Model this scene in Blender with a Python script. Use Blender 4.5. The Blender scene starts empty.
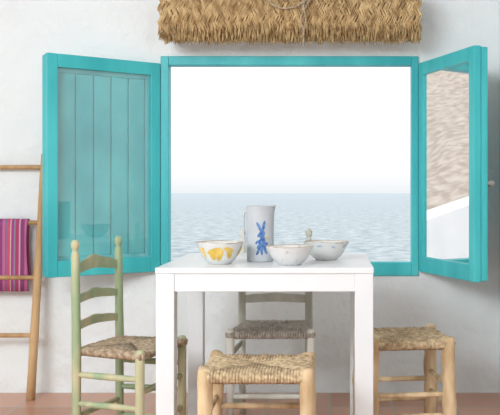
import bpy, bmesh, math, random
from mathutils import Vector, Matrix, noise
random.seed(7)
PI = math.pi
scene = bpy.context.scene
C = scene.collection
try:
    scene.view_settings.view_transform = 'Standard'
    scene.view_settings.look = 'None'
except Exception: pass
H = 1.024; D = 4.47; F = 872.0
def yd(depth): return depth - D          # world y of a camera depth (window wall face is y=0)

# ---------------------------------------------------------------- materials
def mat(name, c1, c2=None, rough=0.6, nscale=6.0, stretch=(1,1,1), bump=0.0, bscale=40.0, bdist=0.01, detail=4, lo=0.35, hi=0.65, spec=0.3):
    m = bpy.data.materials.new(name); m.use_nodes = True
    nt = m.node_tree; b = nt.nodes['Principled BSDF']
    b.inputs['Roughness'].default_value = rough
    b.inputs['Specular IOR Level'].default_value = spec
    b.inputs['Base Color'].default_value = (*c1, 1)
    tc = nt.nodes.new('ShaderNodeTexCoord'); mp = nt.nodes.new('ShaderNodeMapping')
    mp.inputs['Scale'].default_value = stretch
    nt.links.new(tc.outputs['Object'], mp.inputs['Vector'])
    if c2:
        n = nt.nodes.new('ShaderNodeTexNoise'); n.inputs['Scale'].default_value = nscale; n.inputs['Detail'].default_value = detail
        r = nt.nodes.new('ShaderNodeValToRGB')
        r.color_ramp.elements[0].position = lo; r.color_ramp.elements[1].position = hi
        r.color_ramp.elements[0].color = (*c1, 1); r.color_ramp.elements[1].color = (*c2, 1)
        nt.links.new(mp.outputs[0], n.inputs['Vector']); nt.links.new(n.outputs['Fac'], r.inputs['Fac'])
        nt.links.new(r.outputs['Color'], b.inputs['Base Color'])
    if bump:
        n2 = nt.nodes.new('ShaderNodeTexNoise'); n2.inputs['Scale'].default_value = bscale; n2.inputs['Detail'].default_value = 5
        bp = nt.nodes.new('ShaderNodeBump'); bp.inputs['Strength'].default_value = bump; bp.inputs['Distance'].default_value = bdist
        nt.links.new(mp.outputs[0], n2.inputs['Vector']); nt.links.new(n2.outputs['Fac'], bp.inputs['Height'])
        nt.links.new(bp.outputs['Normal'], b.inputs['Normal'])
    return m

M = {}
M['wall'] = mat('whitewash', (.80,.84,.85), (.89,.92,.92), .9, 1.6, bump=.9, bscale=3.0, bdist=.08, lo=.3, hi=.7)
M['teal'] = mat('turquoise_paint', (.035,.42,.46), (.09,.60,.62), .4, 4, (1,1,.25), bump=.15, bscale=30, bdist=.003)
M['teal2'] = mat('turquoise_boards', (.03,.40,.44), (.10,.62,.63), .45, 3.5, (1,1,.7), bump=.15, bscale=30, bdist=.003)
M['white'] = mat('white_lacquer', (.80,.83,.85), (.84,.86,.87), .35, 3)
M['rush'] = mat('rush_cord', (.34,.24,.14), (.70,.55,.35), .8, 60, bump=.5, bscale=160, bdist=.003)
M['rush_brown'] = mat('rush_cord_brown', (.28,.20,.13), (.56,.44,.31), .8, 60, bump=.5, bscale=160, bdist=.003)
M['rush_grey'] = mat('rush_cord_grey', (.34,.30,.26), (.62,.56,.48), .8, 60, bump=.5, bscale=160, bdist=.003)
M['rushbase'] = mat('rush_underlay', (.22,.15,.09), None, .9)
M['straw'] = mat('esparto_straw', (.34,.21,.09), (.72,.52,.27), .8, 34, (1,1,.5), bump=.4, bscale=160, bdist=.003)
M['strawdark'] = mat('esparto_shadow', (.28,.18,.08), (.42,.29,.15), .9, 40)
M['rope'] = mat('esparto_rope', (.30,.22,.14), (.62,.50,.36), .8, 90, bump=.6, bscale=200, bdist=.003)
M['green'] = mat('worn_green_paint', (.33,.42,.25), (.60,.54,.34), .55, 9, (1,1,.4), bump=.2, bscale=50, bdist=.002, lo=.42, hi=.64)
M['cream'] = mat('cream_worn_wood', (.54,.52,.44), (.80,.80,.73), .55, 9, (1,1,.4), bump=.2, bscale=50, bdist=.002)
M['log'] = mat('peeled_chestnut', (.40,.25,.12), (.80,.62,.39), .6, 14, (1,1,.3), bump=.6, bscale=22, bdist=.006, lo=.3, hi=.6)
M['ladder'] = mat('ladder_wood', (.42,.24,.11), (.64,.42,.22), .6, 9, (1,1,.2), bump=.3, bscale=30, bdist=.003)
M['ceramic'] = mat('glazed_ceramic', (.70,.71,.71), (.78,.78,.76), .25, 8, spec=.5)
M['ceramic_grey'] = mat('grey_white_ceramic', (.50,.53,.56), (.63,.66,.69), .3, 5, spec=.5)
M['speckle'] = mat('speckled_ceramic', (.50,.47,.45), (.74,.74,.73), .3, 55, lo=.28, hi=.40, spec=.5)
M['rim'] = mat('brown_rim', (.42,.33,.25), (.70,.64,.56), .4, 40)
M['yellow'] = mat('yellow_glaze', (.70,.42,.05), (.84,.62,.18), .3, 30)
M['blue'] = mat('blue_glaze', (.04,.12,.36), (.16,.30,.55), .3, 80)
M['paleblue'] = mat('faint_blue_glaze', (.36,.45,.60), (.50,.58,.70), .3, 60)
M['metal'] = mat('brushed_metal', (.45,.44,.42), None, .35); M['metal'].node_tree.nodes['Principled BSDF'].inputs['Metallic'].default_value = .8
M['hill'] = mat('dry_hillside', (.42,.35,.30), (.60,.53,.47), .95, 1.3, lo=.36, hi=.62, detail=12)
M['parapet'] = mat('sunlit_whitewash', (.84,.85,.86), (.9,.9,.9), .9, 2)
M['ceil'] = mat('ceiling_white', (.85,.87,.88), (.88,.89,.89), .9, 2)

def glass(name, fac, tint=(1,1,1)):
    m = bpy.data.materials.new(name); m.use_nodes = True; nt = m.node_tree
    for n in list(nt.nodes): nt.nodes.remove(n)
    o = nt.nodes.new('ShaderNodeOutputMaterial'); mx = nt.nodes.new('ShaderNodeMixShader')
    t = nt.nodes.new('ShaderNodeBsdfTransparent'); g = nt.nodes.new('ShaderNodeBsdfGlossy')
    g.inputs['Roughness'].default_value = .006; g.inputs['Color'].default_value = (*tint, 1)
    mx.inputs[0].default_value = fac
    nt.links.new(t.outputs[0], mx.inputs[1]); nt.links.new(g.outputs[0], mx.inputs[2]); nt.links.new(mx.outputs[0], o.inputs[0])
    return m
M['glassL'] = glass('window_glass_clear', .10)
M['glassR'] = glass('window_glass_reflective', .84, (.98,.98,.98))

def tile_floor():
    m = mat('terracotta', (.5,.2,.1), None, .35, bump=.15, bscale=15)
    nt = m.node_tree; b = nt.nodes['Principled BSDF']
    tc = nt.nodes.new('ShaderNodeTexCoord'); br = nt.nodes.new('ShaderNodeTexBrick')
    br.offset = 0; br.inputs['Scale'].default_value = 1; br.inputs['Brick Width'].default_value = .3; br.inputs['Row Height'].default_value = .3
    br.inputs['Mortar Size'].default_value = .006
    br.inputs['Color1'].default_value = (.52,.26,.17,1); br.inputs['Color2'].default_value = (.66,.37,.26,1); br.inputs['Mortar'].default_value = (.50,.38,.32,1)
    nt.links.new(tc.outputs['Object'], br.inputs['Vector']); nt.links.new(br.outputs['Color'], b.inputs['Base Color'])
    return m
M['floor'] = tile_floor()

def towel_mat():
    m = mat('striped_cotton', (.5,.1,.2), None, .9, bump=.3, bscale=150, bdist=.002)
    nt = m.node_tree; b = nt.nodes['Principled BSDF']
    tc = nt.nodes.new('ShaderNodeTexCoord'); sp = nt.nodes.new('ShaderNodeSeparateXYZ')
    ma = nt.nodes.new('ShaderNodeMath'); ma.operation = 'MULTIPLY'; ma.inputs[1].default_value = 9.0
    fr = nt.nodes.new('ShaderNodeMath'); fr.operation = 'FRACT'
    r = nt.nodes.new('ShaderNodeValToRGB'); r.color_ramp.interpolation = 'CONSTANT'
    cols = [(0,(.42,.06,.16)),(.16,(.62,.36,.40)),(.22,(.26,.06,.20)),(.40,(.52,.14,.28)),(.52,(.18,.16,.30)),(.60,(.55,.09,.18)),(.76,(.58,.42,.36)),(.81,(.36,.06,.24)),(.93,(.25,.25,.32))]
    e = r.color_ramp.elements; e[0].position = 0; e[0].color = (*cols[0][1],1); e[1].position = cols[1][0]; e[1].color = (*cols[1][1],1)
    for p, c in cols[2:]:
        q = e.new(p); q.color = (*c,1)
    nt.links.new(tc.outputs['Object'], sp.inputs[0]); nt.links.new(sp.outputs['X'], ma.inputs[0]); nt.links.new(ma.outputs[0], fr.inputs[0])
    nt.links.new(fr.outputs[0], r.inputs['Fac']); nt.links.new(r.outputs['Color'], b.inputs['Base Color'])
    return m
M['towel'] = towel_mat()

def sea_mat():
    m = mat('sea_water', (.4,.5,.6), None, .6, spec=.08)
    nt = m.node_tree; b = nt.nodes['Principled BSDF']
    tc = nt.nodes.new('ShaderNodeTexCoord')
    def layer(sx,sy,c0,c1,lo,hi):
        mp = nt.nodes.new('ShaderNodeMapping'); mp.inputs['Scale'].default_value = (sx,sy,1)
        n = nt.nodes.new('ShaderNodeTexNoise'); n.inputs['Scale'].default_value = 1; n.inputs['Detail'].default_value = 6; n.inputs['Roughness'].default_value = .75
        r = nt.nodes.new('ShaderNodeValToRGB'); r.color_ramp.elements[0].position = lo; r.color_ramp.elements[1].position = hi
        r.color_ramp.elements[0].color = (*c0,1); r.color_ramp.elements[1].color = (*c1,1)
        nt.links.new(tc.outputs['Object'], mp.inputs['Vector']); nt.links.new(mp.outputs[0], n.inputs['Vector']); nt.links.new(n.outputs['Fac'], r.inputs['Fac'])
        return r.outputs['Color']
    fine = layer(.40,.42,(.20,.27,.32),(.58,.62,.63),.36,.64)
    far = layer(.012,.025,(.37,.44,.49),(.47,.52,.56),.38,.62)  # distant water has haze painted into its colour, blended in by distance
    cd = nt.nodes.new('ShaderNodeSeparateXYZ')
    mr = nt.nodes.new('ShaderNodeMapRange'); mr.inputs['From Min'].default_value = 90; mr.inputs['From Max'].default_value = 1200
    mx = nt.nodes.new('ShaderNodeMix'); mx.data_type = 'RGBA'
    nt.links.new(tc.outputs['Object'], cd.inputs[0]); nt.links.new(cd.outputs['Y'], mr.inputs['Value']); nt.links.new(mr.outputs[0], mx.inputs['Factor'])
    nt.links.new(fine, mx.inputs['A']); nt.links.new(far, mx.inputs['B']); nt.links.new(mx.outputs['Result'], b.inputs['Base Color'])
    return m
M['sea'] = sea_mat()

# ---------------------------------------------------------------- mesh helpers
def add_box(bm, x0,x1,y0,y1,z0,z1):
    xs=sorted((x0,x1)); ys=sorted((y0,y1)); zs=sorted((z0,z1))
    v=[bm.verts.new((x,y,z)) for x in xs for y in ys for z in zs]
    for f in ((0,1,3,2),(4,6,7,5),(0,4,5,1),(2,3,7,6),(0,2,6,4),(1,5,7,3)): bm.faces.new([v[i] for i in f])
def add_tube(bm, pts, rad, seg=12, closed=False, sq=1.0):
    pts=[Vector(p) for p in pts]; n=len(pts)
    if not hasattr(rad,'__len__'): rad=[rad]*n
    rings=[]; ref=None
    for i,p in enumerate(pts):
        if closed: t=(pts[(i+1)%n]-pts[i-1])
        else: t=pts[min(i+1,n-1)]-pts[max(i-1,0)]
        t.normalize()
        if ref is None:
            ref = Vector((0,0,1)) if abs(t.z)<.9 else Vector((1,0,0))
        a=ref-t*ref.dot(t); a.normalize(); ref=a; b=t.cross(a)
        rings.append([bm.verts.new(p+(a*math.cos(2*PI*k/seg)+b*math.sin(2*PI*k/seg)*sq)*rad[i]) for k in range(seg)])
    m = n if closed else n-1
    for i in range(m):
        A=rings[i]; B=rings[(i+1)%n]
        for k in range(seg): bm.faces.new((A[k],A[(k+1)%seg],B[(k+1)%seg],B[k]))
    if not closed:
        bm.faces.new(rings[0][::-1]); bm.faces.new(rings[-1])
def add_lathe(bm, prof, seg=48):
    rings=[[bm.verts.new((r*math.cos(2*PI*k/seg), r*math.sin(2*PI*k/seg), z)) for k in range(seg)] for r,z in prof]
    for A,B in zip(rings,rings[1:]):
        for k in range(seg): bm.faces.new((A[k],A[(k+1)%seg],B[(k+1)%seg],B[k]))
    bm.faces.new(rings[0][::-1]); bm.faces.new(rings[-1])
    return rings
def obj(name, bm, m, parent=None, smooth=False, bevel=0, loc=None):
    bmesh.ops.recalc_face_normals(bm, faces=bm.faces)
    me=bpy.data.meshes.new(name); bm.to_mesh(me); bm.free()
    me.materials.append(m)
    if smooth:
        for p in me.polygons: p.use_smooth=True
    o=bpy.data.objects.new(name, me); C.objects.link(o)
    if parent: o.parent=parent
    if loc: o.location=loc
    if bevel:
        b=o.modifiers.new('bevel','BEVEL'); b.width=bevel; b.segments=2; b.limit_method='ANGLE'
    return o
def thing(name,label,cat,loc=(0,0,0),rotz=0,group=None):
    o=bpy.data.objects.new(name,None); C.objects.link(o); o.empty_display_size=.1
    o.location=loc; o.rotation_euler=(0,0,rotz); o['label']=label; o['category']=cat
    if group: o['group']=group
    return o
def tag(o,label,cat,group=None,kind=None):
    o['label']=label; o['category']=cat
    if group: o['group']=group
    if kind: o['kind']=kind
    return o
def struct(name,bm,m,**k):
    o=obj(name,bm,m,**k); o['kind']='structure'; return o
def B(): return bmesh.new()
def spline(pts,n=8):
    P=[Vector(p) for p in pts]; out=[]
    for i in range(len(P)-1):
        p0=P[max(i-1,0)];p1=P[i];p2=P[i+1];p3=P[min(i+2,len(P)-1)]
        for k in range(n):
            u=k/n; out.append(.5*((2*p1)+(-p0+p2)*u+(2*p0-5*p1+4*p2-p3)*u*u+(-p0+3*p1-3*p2+p3)*u**3))
    out.append(P[-1]); return out

# ---------------------------------------------------------------- room shell
WX0,WX1,WZ0,WZ1 = -.867,.453,.60,1.724       # window opening in wall
RX = .868; LX=-2.9; RY=-6.2; CZ=2.7
bm=B()
add_box(bm, LX-.15,WX0,0,.07,-.1,CZ); add_box(bm, WX1,RX+.15,0,.07,-.1,CZ)
add_box(bm, WX0,WX1,0,.07,-.1,WZ0); add_box(bm, WX0,WX1,0,.07,WZ1,CZ)
struct('wall_back',bm,M['wall'])
bm=B(); add_box(bm, LX-.15,LX,RY,0,-.1,CZ); struct('wall_left',bm,M['wall'])
bm=B(); add_box(bm, RX,RX+.15,-1.3,0,-.1,CZ); add_box(bm, RX+.15,RX+1.6,-1.3,-1.15,-.1,CZ); add_box(bm, RX+1.45,RX+1.6,RY,-1.3,-.1,CZ); struct('wall_right',bm,M['wall'])
bm=B(); add_box(bm, LX,RX+1.45,RY,0,-.1,0); struct('floor',bm,M['floor'])
bm=B(); add_box(bm, LX-.15,RX+1.6,RY,.07,CZ,CZ+.12); struct('ceiling',bm,M['ceil'])

# window frame
bm=B()
fw=.042
add_box(bm,WX0,WX0+fw,-.012,.06,WZ0,WZ1); add_box(bm,WX1-fw+.006,WX1,-.012,.06,WZ0,WZ1)
add_box(bm,WX0+fw,WX1-fw+.006,-.012,.06,WZ1-fw-.004,WZ1); add_box(bm,WX0+fw,WX1-fw+.006,-.012,.06,WZ0,WZ0+.07)
struct('window_1',bm,M['teal'],bevel=.003)

# ---------------------------------------------------------------- window leaves
def leaf(sg, hinge, rot, W, label, gmat, handle, s2x):
    Hh=1.062; t=thing('window_shutter',label,'shutter',hinge,rot,'hinged window leaves')
    st=.052
    bm=B()
    add_box(bm,0,sg*st,-.036,0,0,Hh); add_box(bm,sg*(W-st),sg*W,-.036,0,0,Hh)
    add_box(bm,sg*st,sg*(W-st),-.036,0,0,.078); add_box(bm,sg*st,sg*(W-st),-.036,0,Hh-.064,Hh)
    obj('sash_frame',bm,M['teal'],t,bevel=.004)
    bm=B(); add_box(bm,sg*st,sg*(W-st),-.016,-.012,.078,Hh-.064)
    obj('glass_pane',bm,gmat,t)
    bm=B(); s2=st+s2x
    add_box(bm,0,sg*s2,-.070,-.038,.004,Hh-.004); add_box(bm,sg*(W-s2),sg*W,-.070,-.038,.004,Hh-.004)
    add_box(bm,sg*s2,sg*(W-s2),-.070,-.038,.004,.094); add_box(bm,sg*s2,sg*(W-s2),-.070,-.038,Hh-.084,Hh-.004)
    sf=obj('shutter_frame',bm,M['teal'],t,bevel=.004)
    bm=B(); nb=5; a=s2; bw=(W-2*s2)/nb
    for i in range(nb): add_box(bm,sg*(a+i*bw+.0025),sg*(a+(i+1)*bw-.0025),-.062,-.046,.094,Hh-.084)
    add_box(bm,sg*s2,sg*(W-s2),-.066,-.060,.094,Hh-.084)
    obj('board_panel',bm,M['teal2'],sf,bevel=.003)
    for z in (.14,Hh-.16):
        bm=B(); add_tube(bm,[(-sg*.004,-.04,z),(-sg*.004,-.04,z+.07)],.008,10)
        obj('hinge',bm,M['teal'],t,smooth=False)
    if handle:
        bm=B(); z=.445
        add_tube(bm,[(sg*(W-.035),-.070,z),(sg*(W-.035),-.074,z),(sg*(W-.035),-.075,z),(sg*(W-.035),-.090,z),(sg*(W-.035),-.100,z),(sg*(W-.035),-.116,z),(sg*(W-.035),-.122,z)],[.018,.018,.008,.008,.017,.017,.010],16)
        obj('handle',bm,M['metal'],t,smooth=True)
    return t
leaf(1,(WX0+.002,-.018,.624),math.radians(-143),.583,'turquoise window leaf with grooved vertical boards, folded back beside the wooden ladder',M['glassL'],False,.012)
leaf(-1,(WX1-.002,-.018,.624),math.radians(109.3),.585,'turquoise window leaf whose glass mirrors the hillside, standing out beside the right wall',M['glassR'],True,.0)

# ---------------------------------------------------------------- straw blind
bx0,bx1=-.828,.440; bl=bx1-bx0; cz=1.895; R=.125
t=thing('straw_blind','rolled woven esparto straw blind tied up above the window','blind',((bx0+bx1)/2,-.14,cz))
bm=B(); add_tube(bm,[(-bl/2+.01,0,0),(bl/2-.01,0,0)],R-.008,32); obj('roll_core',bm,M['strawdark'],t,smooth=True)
bm=B()
def rp(a,r): return (-math.sin(a)*r, math.cos(a)*r)   # y,z around the roll; a=0 top, a=90 front
rows=10
for k in range(rows):
    st_=15.5; a0=math.radians(4+k*st_-4.5); a1=math.radians(4+(k+1)*st_+4.5)
    nst=190
    for i in range(nst):
        x=-bl/2+bl*(i+.5)/nst; dx=.012*(1 if k%2 else -1)
        j=lambda s: random.uniform(-s,s)
        p=[]; ee=j(.06); xo=j(.003)
        for q in (0,.33,.67,1):
            a=a0+(a1-a0)*q+ee; rr=R-.004+.004*math.sin(PI*q)+j(.002); y,z=rp(a,rr)
            p.append((max(-bl/2-.004,min(bl/2+.004,x+xo+dx*(q-.5)*2+j(.0015))),y,z))
        add_tube(bm,p,[.0026,.0038,.0038,.0024],5)
obj('woven_roll',bm,M['straw'],t,smooth=True)
bm=B()
for i in range(760):
    x=-bl/2+bl*random.random(); a=math.radians(random.uniform(112,158)); y0,zz=rp(a,R+.001)
    L=random.uniform(.03,.06)
    y1=y0+random.uniform(-.002,.008)
    x1=x+random.uniform(-.010,.010)
    ze=max(zz-L,-.147+random.uniform(0,.014))
    add_tube(bm,[(x,y0,zz),((x+x1)/2,(y0+y1)/2-.003,(zz+ze)/2),(x1,y1,ze)],[.0028,.0026,.0014],5)
obj('fringe',bm,M['straw'],t,smooth=True)
rx=-.128-(bx0+bx1)/2
bm=B(); fy=-R-.012; zo=.01
S=lambda L,r: add_tube(bm,spline([(a,b_,c_+zo) for a,b_,c_ in L]),r,8)
S([(rx-.23,fy+.02,.110),(rx-.19,fy,.060),(rx-.12,fy-.004,.010),(rx-.04,fy-.004,.014),(rx+.025,fy,.06),(rx+.02,fy+.02,.115)],.0040)
S([(rx-.19,fy+.02,.110),(rx-.14,fy-.002,.070),(rx-.07,fy-.006,.048),(rx-.005,fy-.006,.05),(rx+.002,fy-.006,.01)],.0040)
S([(rx+.035,fy+.02,.115),(rx+.04,fy,.07),(rx+.02,fy-.004,.03),(rx+.004,fy-.006,-.005)],.0040)
add_tube(bm,[(rx-.008,fy-.004,.032),(rx+.002,fy-.008,.014),(rx+.008,fy-.004,-.004)],[.005,.009,.005],10)
S([(rx,fy-.006,-.005),(rx-.014,fy-.006,-.05),(rx-.002,fy-.004,-.09),(rx-.010,fy,-.135)],.003)
S([(rx+.004,fy-.006,-.005),(rx+.012,fy-.006,-.055),(rx+.002,fy-.004,-.10),(rx+.002,fy+.002,-.15)],.0032)
add_tube(bm,[(rx,fy+.002,-.135),(rx,fy+.003,-.145),(rx+.001,fy+.003,-.165)],[.003,.007,.005],8)
obj('tie_rope',bm,M['rope'],t,smooth=True)
for s in (-1,1):
    bm=B(); add_box(bm,s*(bl/2-.12)-.012,s*(bl/2-.12)+.012,R-.02,.14,.02,.05); obj('bracket',bm,M['metal'],t)

# ---------------------------------------------------------------- table
TX0,TX1=-.641,.161; TY0=yd(3.194); TY1=yd(3.99); TZ=.75
t=thing('dining_table','white square wooden dining table under the window','table',((TX0+TX1)/2,(TY0+TY1)/2,0))
w=(TX1-TX0)/2; d=(TY1-TY0)/2; lw=.068
bm=B(); add_box(bm,-w,w,-d,d,TZ-.022,TZ); obj('tabletop',bm,M['white'],t,bevel=.003)
for sx in (-1,1):
    for sy in (-1,1):
        bm=B(); add_box(bm,sx*(w-.002),sx*(w-.002-lw),sy*(d-.002),sy*(d-.002-lw),0,TZ-.0225); obj('leg',bm,M['white'],t,bevel=.003)
for s in (-1,1):
    bm=B(); add_box(bm,-w+lw+.002,w-lw-.002,s*(d-.006),s*(d-.03),TZ-.088,TZ-.0225); obj('apron',bm,M['white'],t,bevel=.002)
    bm=B(); add_box(bm,s*(w-.006),s*(w-.03),-d+lw+.002,d-lw-.002,TZ-.088,TZ-.0225); obj('apron',bm,M['white'],t,bevel=.002)

# ---------------------------------------------------------------- rush seat
def rush(corners,z,thick=.030,n=34,bulge=.006,r=.0055):
    bm=B(); cs=[Vector((x,y,0)) for x,y in corners]; c=sum(cs,Vector())/4
    for i in range(4):
        A=cs[i]; Bq=cs[(i+1)%4]; e=(Bq-A); nrm=Vector((e.y,-e.x,0)).normalized()
        if nrm.dot((A+Bq)/2-c)<0: nrm=-nrm
        for k in range(n):
            u=(k+.5)/n; P=A.lerp(Bq,u)
            E=A.lerp(c,2*u) if u<.5 else Bq.lerp(c,2*(1-u))
            jz=random.uniform(-.0018,.0018); o=random.uniform(-.002,.002)
            pts=[P-nrm*.012+Vector((0,0,z-thick+.002)), P+nrm*(.003+o)+Vector((0,0,z-thick*.72)), P+nrm*(.005+o)+Vector((0,0,z-thick*.3)), P-nrm*.006+Vector((0,0,z-.002+jz))]
            dd=(P-E).length
            if dd>.02:
                pts.append(P.lerp(E,.5)+Vector((0,0,z+jz-.002+bulge*.3))); pts.append(E+Vector((0,0,z-.002+jz-bulge*.2)))
            add_tube(bm,pts,r*random.uniform(.88,1.15),6)
    return bm
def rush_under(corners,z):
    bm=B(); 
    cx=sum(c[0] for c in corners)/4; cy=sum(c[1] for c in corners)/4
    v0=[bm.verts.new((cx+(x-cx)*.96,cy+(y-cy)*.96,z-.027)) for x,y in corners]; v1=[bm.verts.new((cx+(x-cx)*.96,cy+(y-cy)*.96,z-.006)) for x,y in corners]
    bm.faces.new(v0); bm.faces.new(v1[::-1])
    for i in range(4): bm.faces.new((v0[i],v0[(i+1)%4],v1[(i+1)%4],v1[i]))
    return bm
def rod(p,q,r,parent,name,m,bulge=0,seg=10):
    p=Vector(p);q=Vector(q); bm=B()
    n=7; add_tube(bm,[p.lerp(q,i/(n-1)) for i in range(n)],[r*(1+bulge*math.sin(PI*i/(n-1))) for i in range(n)],seg)
    return obj(name,bm,m,parent,smooth=True)

# chair: local front is -y
def chair(label,loc,rotz,m,wf,wb,dep,zs,top,seatmat,slats,lean=.016):
    t=thing('ladder_back_chair',label,'chair',loc,rotz,'ladder back rush chairs')
    hf=wf/2; hb=wb/2; y0=-dep/2; y1=dep/2
    for s in (-1,1):
        bm=B()
        pts=[(s*(hb-.004),y1-.006,0),(s*hb,y1,.2),(s*hb,y1,zs)]
        rad=[.0145,.017,.018]
        for q,(dz,r) in enumerate(((.12,.017),(.25,.0165),(top-zs-.055,.016),(top-zs-.048,.011),(top-zs-.038,.0105),(top-zs-.030,.016),(top-zs-.014,.0165),(top-zs-.003,.011),(top-zs,.004))):
            pts.append((s*hb,y1+lean*dz/(top-zs),zs+dz)); rad.append(r)
        add_tube(bm,pts,rad,14); obj('back_post',bm,m,t,smooth=True)
        bm=B(); add_tube(bm,[(s*hf,y0,0),(s*hf,y0,.2),(s*hf,y0,zs-.05),(s*hf,y0,zs+.002),(s*hf,y0,zs+.010)],[.0145,.017,.018,.0175,.012],14)
        obj('front_leg',bm,m,t,smooth=True)
    for (z,hh,arch) in slats:
        bm=B(); n=20; rows_=[]
        yb=y1+lean*(z-zs)/(top-zs)
        for i in range(n+1):
            u=i/n*2-1; x=u*(hb-.008); bow=.018*(1-u*u); k=math.cos(u*PI)*.5+.5
            wav=.12*arch*math.cos(u*PI*3)
            lo=z-hh/2+arch*.45*k; hi=z+hh/2+arch*k+wav
            rows_.append([bm.verts.new(v) for v in ((x,yb+bow-.005,lo),(x,yb+bow+.005,lo),(x,yb+bow+.005,hi),(x,yb+bow-.005,hi))])
        for A,Bq in zip(rows_,rows_[1:]):
            for k in range(4): bm.faces.new((A[k],A[(k+1)%4],Bq[(k+1)%4],Bq[k]))
        bm.faces.new(rows_[0]); bm.faces.new(rows_[-1][::-1])
        obj('back_slat',bm,m,t,bevel=.002)
    e=.012
    cor=[(-hf-e,y0-e),(hf+e,y0-e),(hb-.016,y1-.002),(-hb+.016,y1-.002)]
    se=obj('seat',rush(cor,zs),seatmat,t,smooth=True)
    obj('seat_padding',rush_under(cor,zs),M['rushbase'],se)
    for z in (.15,.28): rod((-hf,y0,z),(hf,y0,z),.010,t,'stretcher',m,.35)
    for z in (.10,.22,.33):
        for s in (-1,1): rod((s*hf,y0,z),(s*hb,y1,z),.010,t,'stretcher',m,.3)
    rod((-hb,y1,.17),(hb,y1,.17),.009,t,'stretcher',m,.35)
    return t
phi=math.radians(17)
Fv=Vector((math.cos(phi),-math.sin(phi),0)); Bv=Vector((math.sin(phi),math.cos(phi),0))
bn=Vector((-.970,yd(3.335),0)); cen=bn+Bv*.158+Fv*.14
chair('worn yellow-green ladder-back chair with brown rush seat left of the white table',cen,math.radians(90)-phi,M['green'],.345,.315,.28,.43,.845,M['rush_brown'],[(.732,.038,.026),(.614,.030,.016),(.512,.030,.012)],.006)
chair('whitewashed ladder-back chair tucked under the far side of the table',(-.255,yd(3.905),0),0,M['cream'],.345,.312,.33,.43,.857,M['rush_grey'],[(.745,.038,.0),(.635,.032,.006),(.53,.038,.008)])

# ---------------------------------------------------------------- stools
def stool(label,loc,rotz,w,d,zs,lr,seatmat,ztr):
    t=thing('rush_stool',label,'stool',loc,rotz,'low rush stools')
    hw=w/2; hd=d/2
    for sx in (-1,1):
        for sy in (-1,1):
            bm=B(); pts=[];rad=[]
            for q in range(13):
                z=(zs+.010)*q/12; pts.append((sx*(hw-lr)+random.uniform(-.003,.003)+sx*.008*(1-q/12),sy*(hd-lr)+random.uniform(-.002,.002)+sy*.008*(1-q/12),z)); rad.append(lr*random.uniform(.90,1.07))
            pts.append((sx*(hw-lr),sy*(hd-lr),zs+.016)); rad.append(lr*.8)
            add_tube(bm,pts,rad,16); obj('leg',bm,M['log'],t,smooth=True)
    cor=[(-hw+.012,-hd+.012),(hw-.012,-hd+.012),(hw-.012,hd-.012),(-hw+.012,hd-.012)]
    se=obj('seat',rush(cor,zs+.006,thick=.036,n=34,bulge=.010,r=.0061),seatmat,t,smooth=True)
    obj('seat_padding',rush_under(cor,zs+.006),M['rushbase'],se)
    for z in ztr:
        for s in (-1,1):
            rod((-hw+lr,s*(hd-lr),z),(hw-lr,s*(hd-lr),z),.011,t,'stretcher',M['log'])
            rod((s*(hw-lr),-hd+lr,z+.035),(s*(hw-lr),hd-lr,z+.035),.011,t,'stretcher',M['log'])
    return t
stool('golden log stool with woven rush seat in front of the white table',(-.242,yd(2.985),0),0,.378,.345,.435,.0245,M['rush'],(.12,.26))
stool('golden log stool with rush seat at the right side of the table',(.300,yd(3.60),0),math.radians(7),.36,.36,.435,.028,M['rush'],(.14,.225))

# ---------------------------------------------------------------- ladder + towel
t=thing('wooden_ladder','brown wooden pole ladder leaning on the wall at left','ladder',(-1.685,-.16,0))
lean=.125; LH=1.22
def lp(x,z): return (x, lean*z/LH, z)
for s in (-1,1):
    bm=B(); add_tube(bm,[(s*.205+s*(.030*q/8), lean*q/8, LH*q/8) for q in range(9)],[.022,.021,.022,.020,.021,.020,.019,.02,.018],14)
    obj('rail',bm,M['ladder'],t,smooth=True)
for z in (.315,.60,.875,1.155):
    xx=.205+.030*z/LH
    rod(lp(-xx,z),lp(xx,z),.0115,t,'rung',M['ladder'])
tz=.875
bm=B(); nx=40
cy=lean*tz/LH
path=[(-.022,-.345),(-.024,-.26),(-.022,-.17),(-.021,-.08),(-.019,-.02),(-.014,.012),(0,.018),(.013,.012),(.017,-.02),(.019,-.10),(.022,-.20),(.024,-.28)]
g=[]
for i in range(nx+1):
    x=-.165+.335*i/nx; col=[]
    for j,(yy,zz) in enumerate(path):
        fold=.005*math.sin(x*45)*min(1,abs(zz)*5); col.append(bm.verts.new((x+.006*math.sin(zz*14),yy+fold,zz)))
    g.append(col)
for i in range(nx):
    for j in range(len(path)-1): bm.faces.new((g[i][j],g[i+1][j],g[i+1][j+1],g[i][j+1]))
o=obj('striped_towel',bm,M['towel'],None,smooth=True,loc=(-1.69,-.16+cy,tz))
md=o.modifiers.new('solid','SOLIDIFY'); md.thickness=.004; md.offset=0
tag(o,'pink and purple striped cotton towel hanging over a ladder rung','towel')

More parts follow.
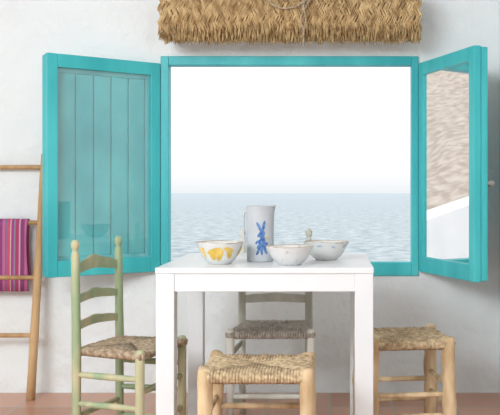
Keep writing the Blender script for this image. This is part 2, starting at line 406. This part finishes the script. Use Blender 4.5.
# ---------------------------------------------------------------- ceramics on the table
def patch(bm,rf,u,v,a,b,rot,off=.0008,n=16):
    def P(x,y):
        xr=x*math.cos(rot)-y*math.sin(rot); yr=x*math.sin(rot)+y*math.cos(rot)
        z=v+yr; r=rf(z)+off; an=u+xr/r
        return bm.verts.new((r*math.cos(an),r*math.sin(an),z))
    c=P(0,0); mid=[P(.5*a*math.cos(2*PI*k/n),.5*b*math.sin(2*PI*k/n)) for k in range(n)]; out=[P(a*math.cos(2*PI*k/n),b*math.sin(2*PI*k/n)) for k in range(n)]
    for k in range(n):
        l=(k+1)%n; bm.faces.new((c,mid[k],mid[l])); bm.faces.new((mid[k],out[k],out[l],mid[l]))
def interp(prof):
    def f(z):
        for (r0,z0),(r1,z1) in zip(prof,prof[1:]):
            if z0<=z<=z1: return r0+(r1-r0)*(z-z0)/max(1e-6,z1-z0)
        return prof[0][0] if z<prof[0][1] else prof[-1][0]
    return f
t=thing('ceramic_jug','tall grey-white ceramic jug painted with a blue long-eared animal','jug',(-.280,yd(3.50),TZ+.0005))
outer=[(.050,0),(.0535,.004),(.055,.03),(.055,.08),(.055,.14),(.055,.19),(.056,.216)]
inner=[(.0565,.220),(.0545,.2215),(.0515,.217),(.050,.18),(.047,.03)]
bm=B(); rings=add_lathe(bm,outer+inner)
for ring in rings[5:9]:
    for v in ring:
        an=math.atan2(v.co.y,v.co.x); k=max(0,1-abs(an)/.45); k=k*k
        sc=1+.10*k*(.4 if ring is rings[5] else 1); v.co.x*=sc; v.co.z+=.004*k
obj('body',bm,M['ceramic_grey'],t,smooth=True)
bm=B(); add_tube(bm,spline([(-.051,.0,.196),(-.062,.0,.198),(-.067,.0,.175),(-.067,.0,.120),(-.063,.0,.080),(-.051,.0,.072)]),.0050,10)
obj('handle',bm,M['ceramic_grey'],t,smooth=True)
rf=interp(outer); bm=B(); u0=-PI/2+.16
for (x,z,a,b,rot) in ((.003,.112,.012,.014,-.4),(-.008,.138,.0060,.023,.5),(.009,.142,.0060,.023,-.2),(-.008,.106,.009,.007,.6),
                      (.006,.090,.010,.018,.3),(.003,.066,.015,.018,.5),(-.008,.058,.010,.010,0),(.015,.048,.0055,.019,.4),(-.013,.042,.005,.016,-.4),(.001,.044,.005,.017,.1),(.020,.072,.008,.006,.7),(-.007,.084,.005,.012,-1.0),(-.018,.078,.005,.008,-.5)):
    patch(bm,rf,u0+x/.055,z,a,b,rot)
obj('painted_animal',bm,M['blue'],t,smooth=True)
bm=B(); patch(bm,rf,u0+.42,.096,.004,.007,.5,.0016)
obj('painted_dot',bm,M['yellow'],t,smooth=True)

def bowl(label,loc,R,Hb,m,rimm,deco=None,dm=None,dn='painted_patch'):
    t=thing('ceramic_bowl',label,'bowl',loc,0,'ceramic bowls on the table')
    out=[(R*.44,0),(R*.48,.003),(R*.62,Hb*.18),(R*.75,Hb*.38),(R*.86,Hb*.62),(R*.94,Hb*.82),(R*.99,Hb*.97)]
    inn=[(R,Hb),(R*.975,Hb),(R*.915,Hb*.85),(R*.80,Hb*.55),(R*.63,Hb*.30),(R*.35,Hb*.15),(R*.05,Hb*.12)]
    bm=B(); add_lathe(bm,out+inn); obj('body',bm,m,t,smooth=True)
    bm=B(); n=48; ph=random.random()*6; add_tube(bm,[(R*.985*math.cos(2*PI*k/n),R*.985*math.sin(2*PI*k/n),Hb+.0012*math.sin(k*2*PI/n*3+ph)) for k in range(n)],.0020,8,closed=True)
    obj('rim',bm,rimm,t,smooth=True)
    if deco:
        f=interp(out)
        for i,L in enumerate(deco):
            bm=B()
            for (u,z,a,b,rot) in L: patch(bm,f,-PI/2+u,z,a,b,rot,.0012)
            obj(dn,bm,dm,t,smooth=True)
    return t
bowl('white bowl with yellow painted patches, leftmost on the table',(-.425,yd(3.37),TZ+.0005),.092,.084,M['ceramic'],M['rim'],
     [[(-.15,.054,.032,.010,.30),(.12,.038,.011,.024,-.3),(-.30,.036,.011,.018,.3),(-.08,.040,.020,.010,0)],
      [(.55,.058,.024,.009,-.3),(.62,.042,.010,.020,.3)],[(-.85,.055,.016,.012,.3),(-.80,.042,.008,.016,0)],[(1.5,.05,.02,.018,0)],[(2.5,.05,.02,.018,0)],[(3.6,.05,.02,.018,0)]],M['yellow'])
bowl('speckled white bowl with brown rim right of the jug, nearest the table edge',(-.153,yd(3.33),TZ+.0005),.091,.071,M['speckle'],M['rim'])
bowl('white bowl with faint blue marks, farthest right on the table',(-.016,yd(3.58),TZ+.0005),.094,.074,M['ceramic'],M['rim'],
     [[(-.3,.060,.012,.004,.1)],[(.35,.056,.010,.004,-.3)],[(1.0,.058,.010,.005,.2)]],M['paleblue'],'painted_mark')

# ---------------------------------------------------------------- outdoors
bm=B(); v=[bm.verts.new(p) for p in ((-9000,3,0),(9000,3,0),(9000,12000,0),(-9000,12000,0))]; bm.faces.new(v)
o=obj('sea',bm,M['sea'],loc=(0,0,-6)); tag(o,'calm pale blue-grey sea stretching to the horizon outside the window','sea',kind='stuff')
bm=B(); g=[]
nx,ny=150,90
for i in range(nx+1):
    row=[]
    for j in range(ny+1):
        s=i/nx; q=j/ny
        x=-24-120*q-30*max(0,s-.6); y=-20+170*s
        e=max(0,min(1,(1-s)*3.0))**.6*min(1,s*6+.1)
        z=-7+ (40*q**.7)*e + 4*noise.noise(Vector((x*.06,y*.06,0)))*q + .7*noise.noise(Vector((x*.3,y*.3,3))) + .45*noise.noise(Vector((x*.8,y*.8,7)))
        row.append(bm.verts.new((x,y,z)))
    g.append(row)
for i in range(nx):
    for j in range(ny): bm.faces.new((g[i][j],g[i+1][j],g[i+1][j+1],g[i][j+1]))
o=obj('hillside',bm,M['hill'],smooth=True); o['kind']='structure'
bm=B()
P0=(-3.2,5.0);P1=(-9.0,6.6); z0,z1=.34,1.26
v=[bm.verts.new(p) for p in ((*P0,-6.2),(*P1,-6.2),(*P1,z1),(*P0,z0),(P0[0]+.2,P0[1]+.35,-6.2),(P1[0]+.2,P1[1]+.35,-6.2),(P1[0]+.2,P1[1]+.35,z1),(P0[0]+.2,P0[1]+.35,z0))]
for f in ((0,1,2,3),(4,7,6,5),(3,2,6,7),(0,3,7,4),(1,5,6,2),(0,4,5,1)): bm.faces.new([v[i] for i in f])
o=obj('terrace_parapet',bm,M['parapet']); o['kind']='structure'

# ---------------------------------------------------------------- world and light
w=bpy.data.worlds.new('World'); scene.world=w; w.use_nodes=True; nt=w.node_tree
bg=nt.nodes['Background']; tc=nt.nodes.new('ShaderNodeTexCoord'); sp=nt.nodes.new('ShaderNodeSeparateXYZ'); r=nt.nodes.new('ShaderNodeValToRGB')
e=r.color_ramp.elements; e[0].position=0; e[0].color=(.45,.48,.52,1); e[1].position=1; e[1].color=(.94,.98,1.0,1)
mr=nt.nodes.new('ShaderNodeMapRange'); mr.inputs['From Min'].default_value=-1; mr.inputs['From Max'].default_value=1
for p,c in ((.495,(.50,.53,.57)),(.500,(.64,.675,.70)),(.508,(.72,.735,.745)),(.525,(.82,.82,.82)),(.65,(.93,.95,.97))):
    q=e.new(p); q.color=(*c,1)
nt.links.new(tc.outputs['Generated'],sp.inputs[0]); nt.links.new(sp.outputs['Z'],mr.inputs['Value']); nt.links.new(mr.outputs[0],r.inputs['Fac']); nt.links.new(r.outputs['Color'],bg.inputs['Color'])
bg.inputs['Strength'].default_value=1.35
def area(name,loc,rot,sx,sy,P,col):
    l=bpy.data.lights.new(name,'AREA'); l.shape='RECTANGLE'; l.size=sx; l.size_y=sy; l.energy=P; l.color=col
    o=bpy.data.objects.new(name,l); C.objects.link(o); o.location=loc; o.rotation_euler=rot; return o
area('room_fill',(-2.0,-4.6,2.25),(math.radians(66),0,math.radians(-24)),2.0,1.0,112,(.90,.97,1))  # added fill lamp, out of view, to brighten the room and window wall
sl=bpy.data.lights.new('sun','SUN'); sl.energy=1.5; sl.angle=math.radians(4); sl.color=(1,.97,.92)
so=bpy.data.objects.new('sun',sl); C.objects.link(so); so.rotation_euler=Vector((-.45,.62,-.64)).to_track_quat('-Z','Y').to_euler()

cam=bpy.data.cameras.new('camera'); co=bpy.data.objects.new('camera',cam); C.objects.link(co); scene.camera=co
co.location=(0,-D,H); co.rotation_euler=(PI/2,0,0)
cam.sensor_width=36; cam.lens=F/500*36; cam.shift_x=-80/500; cam.shift_y=-14.5/500; cam.clip_end=30000; cam.clip_start=.05
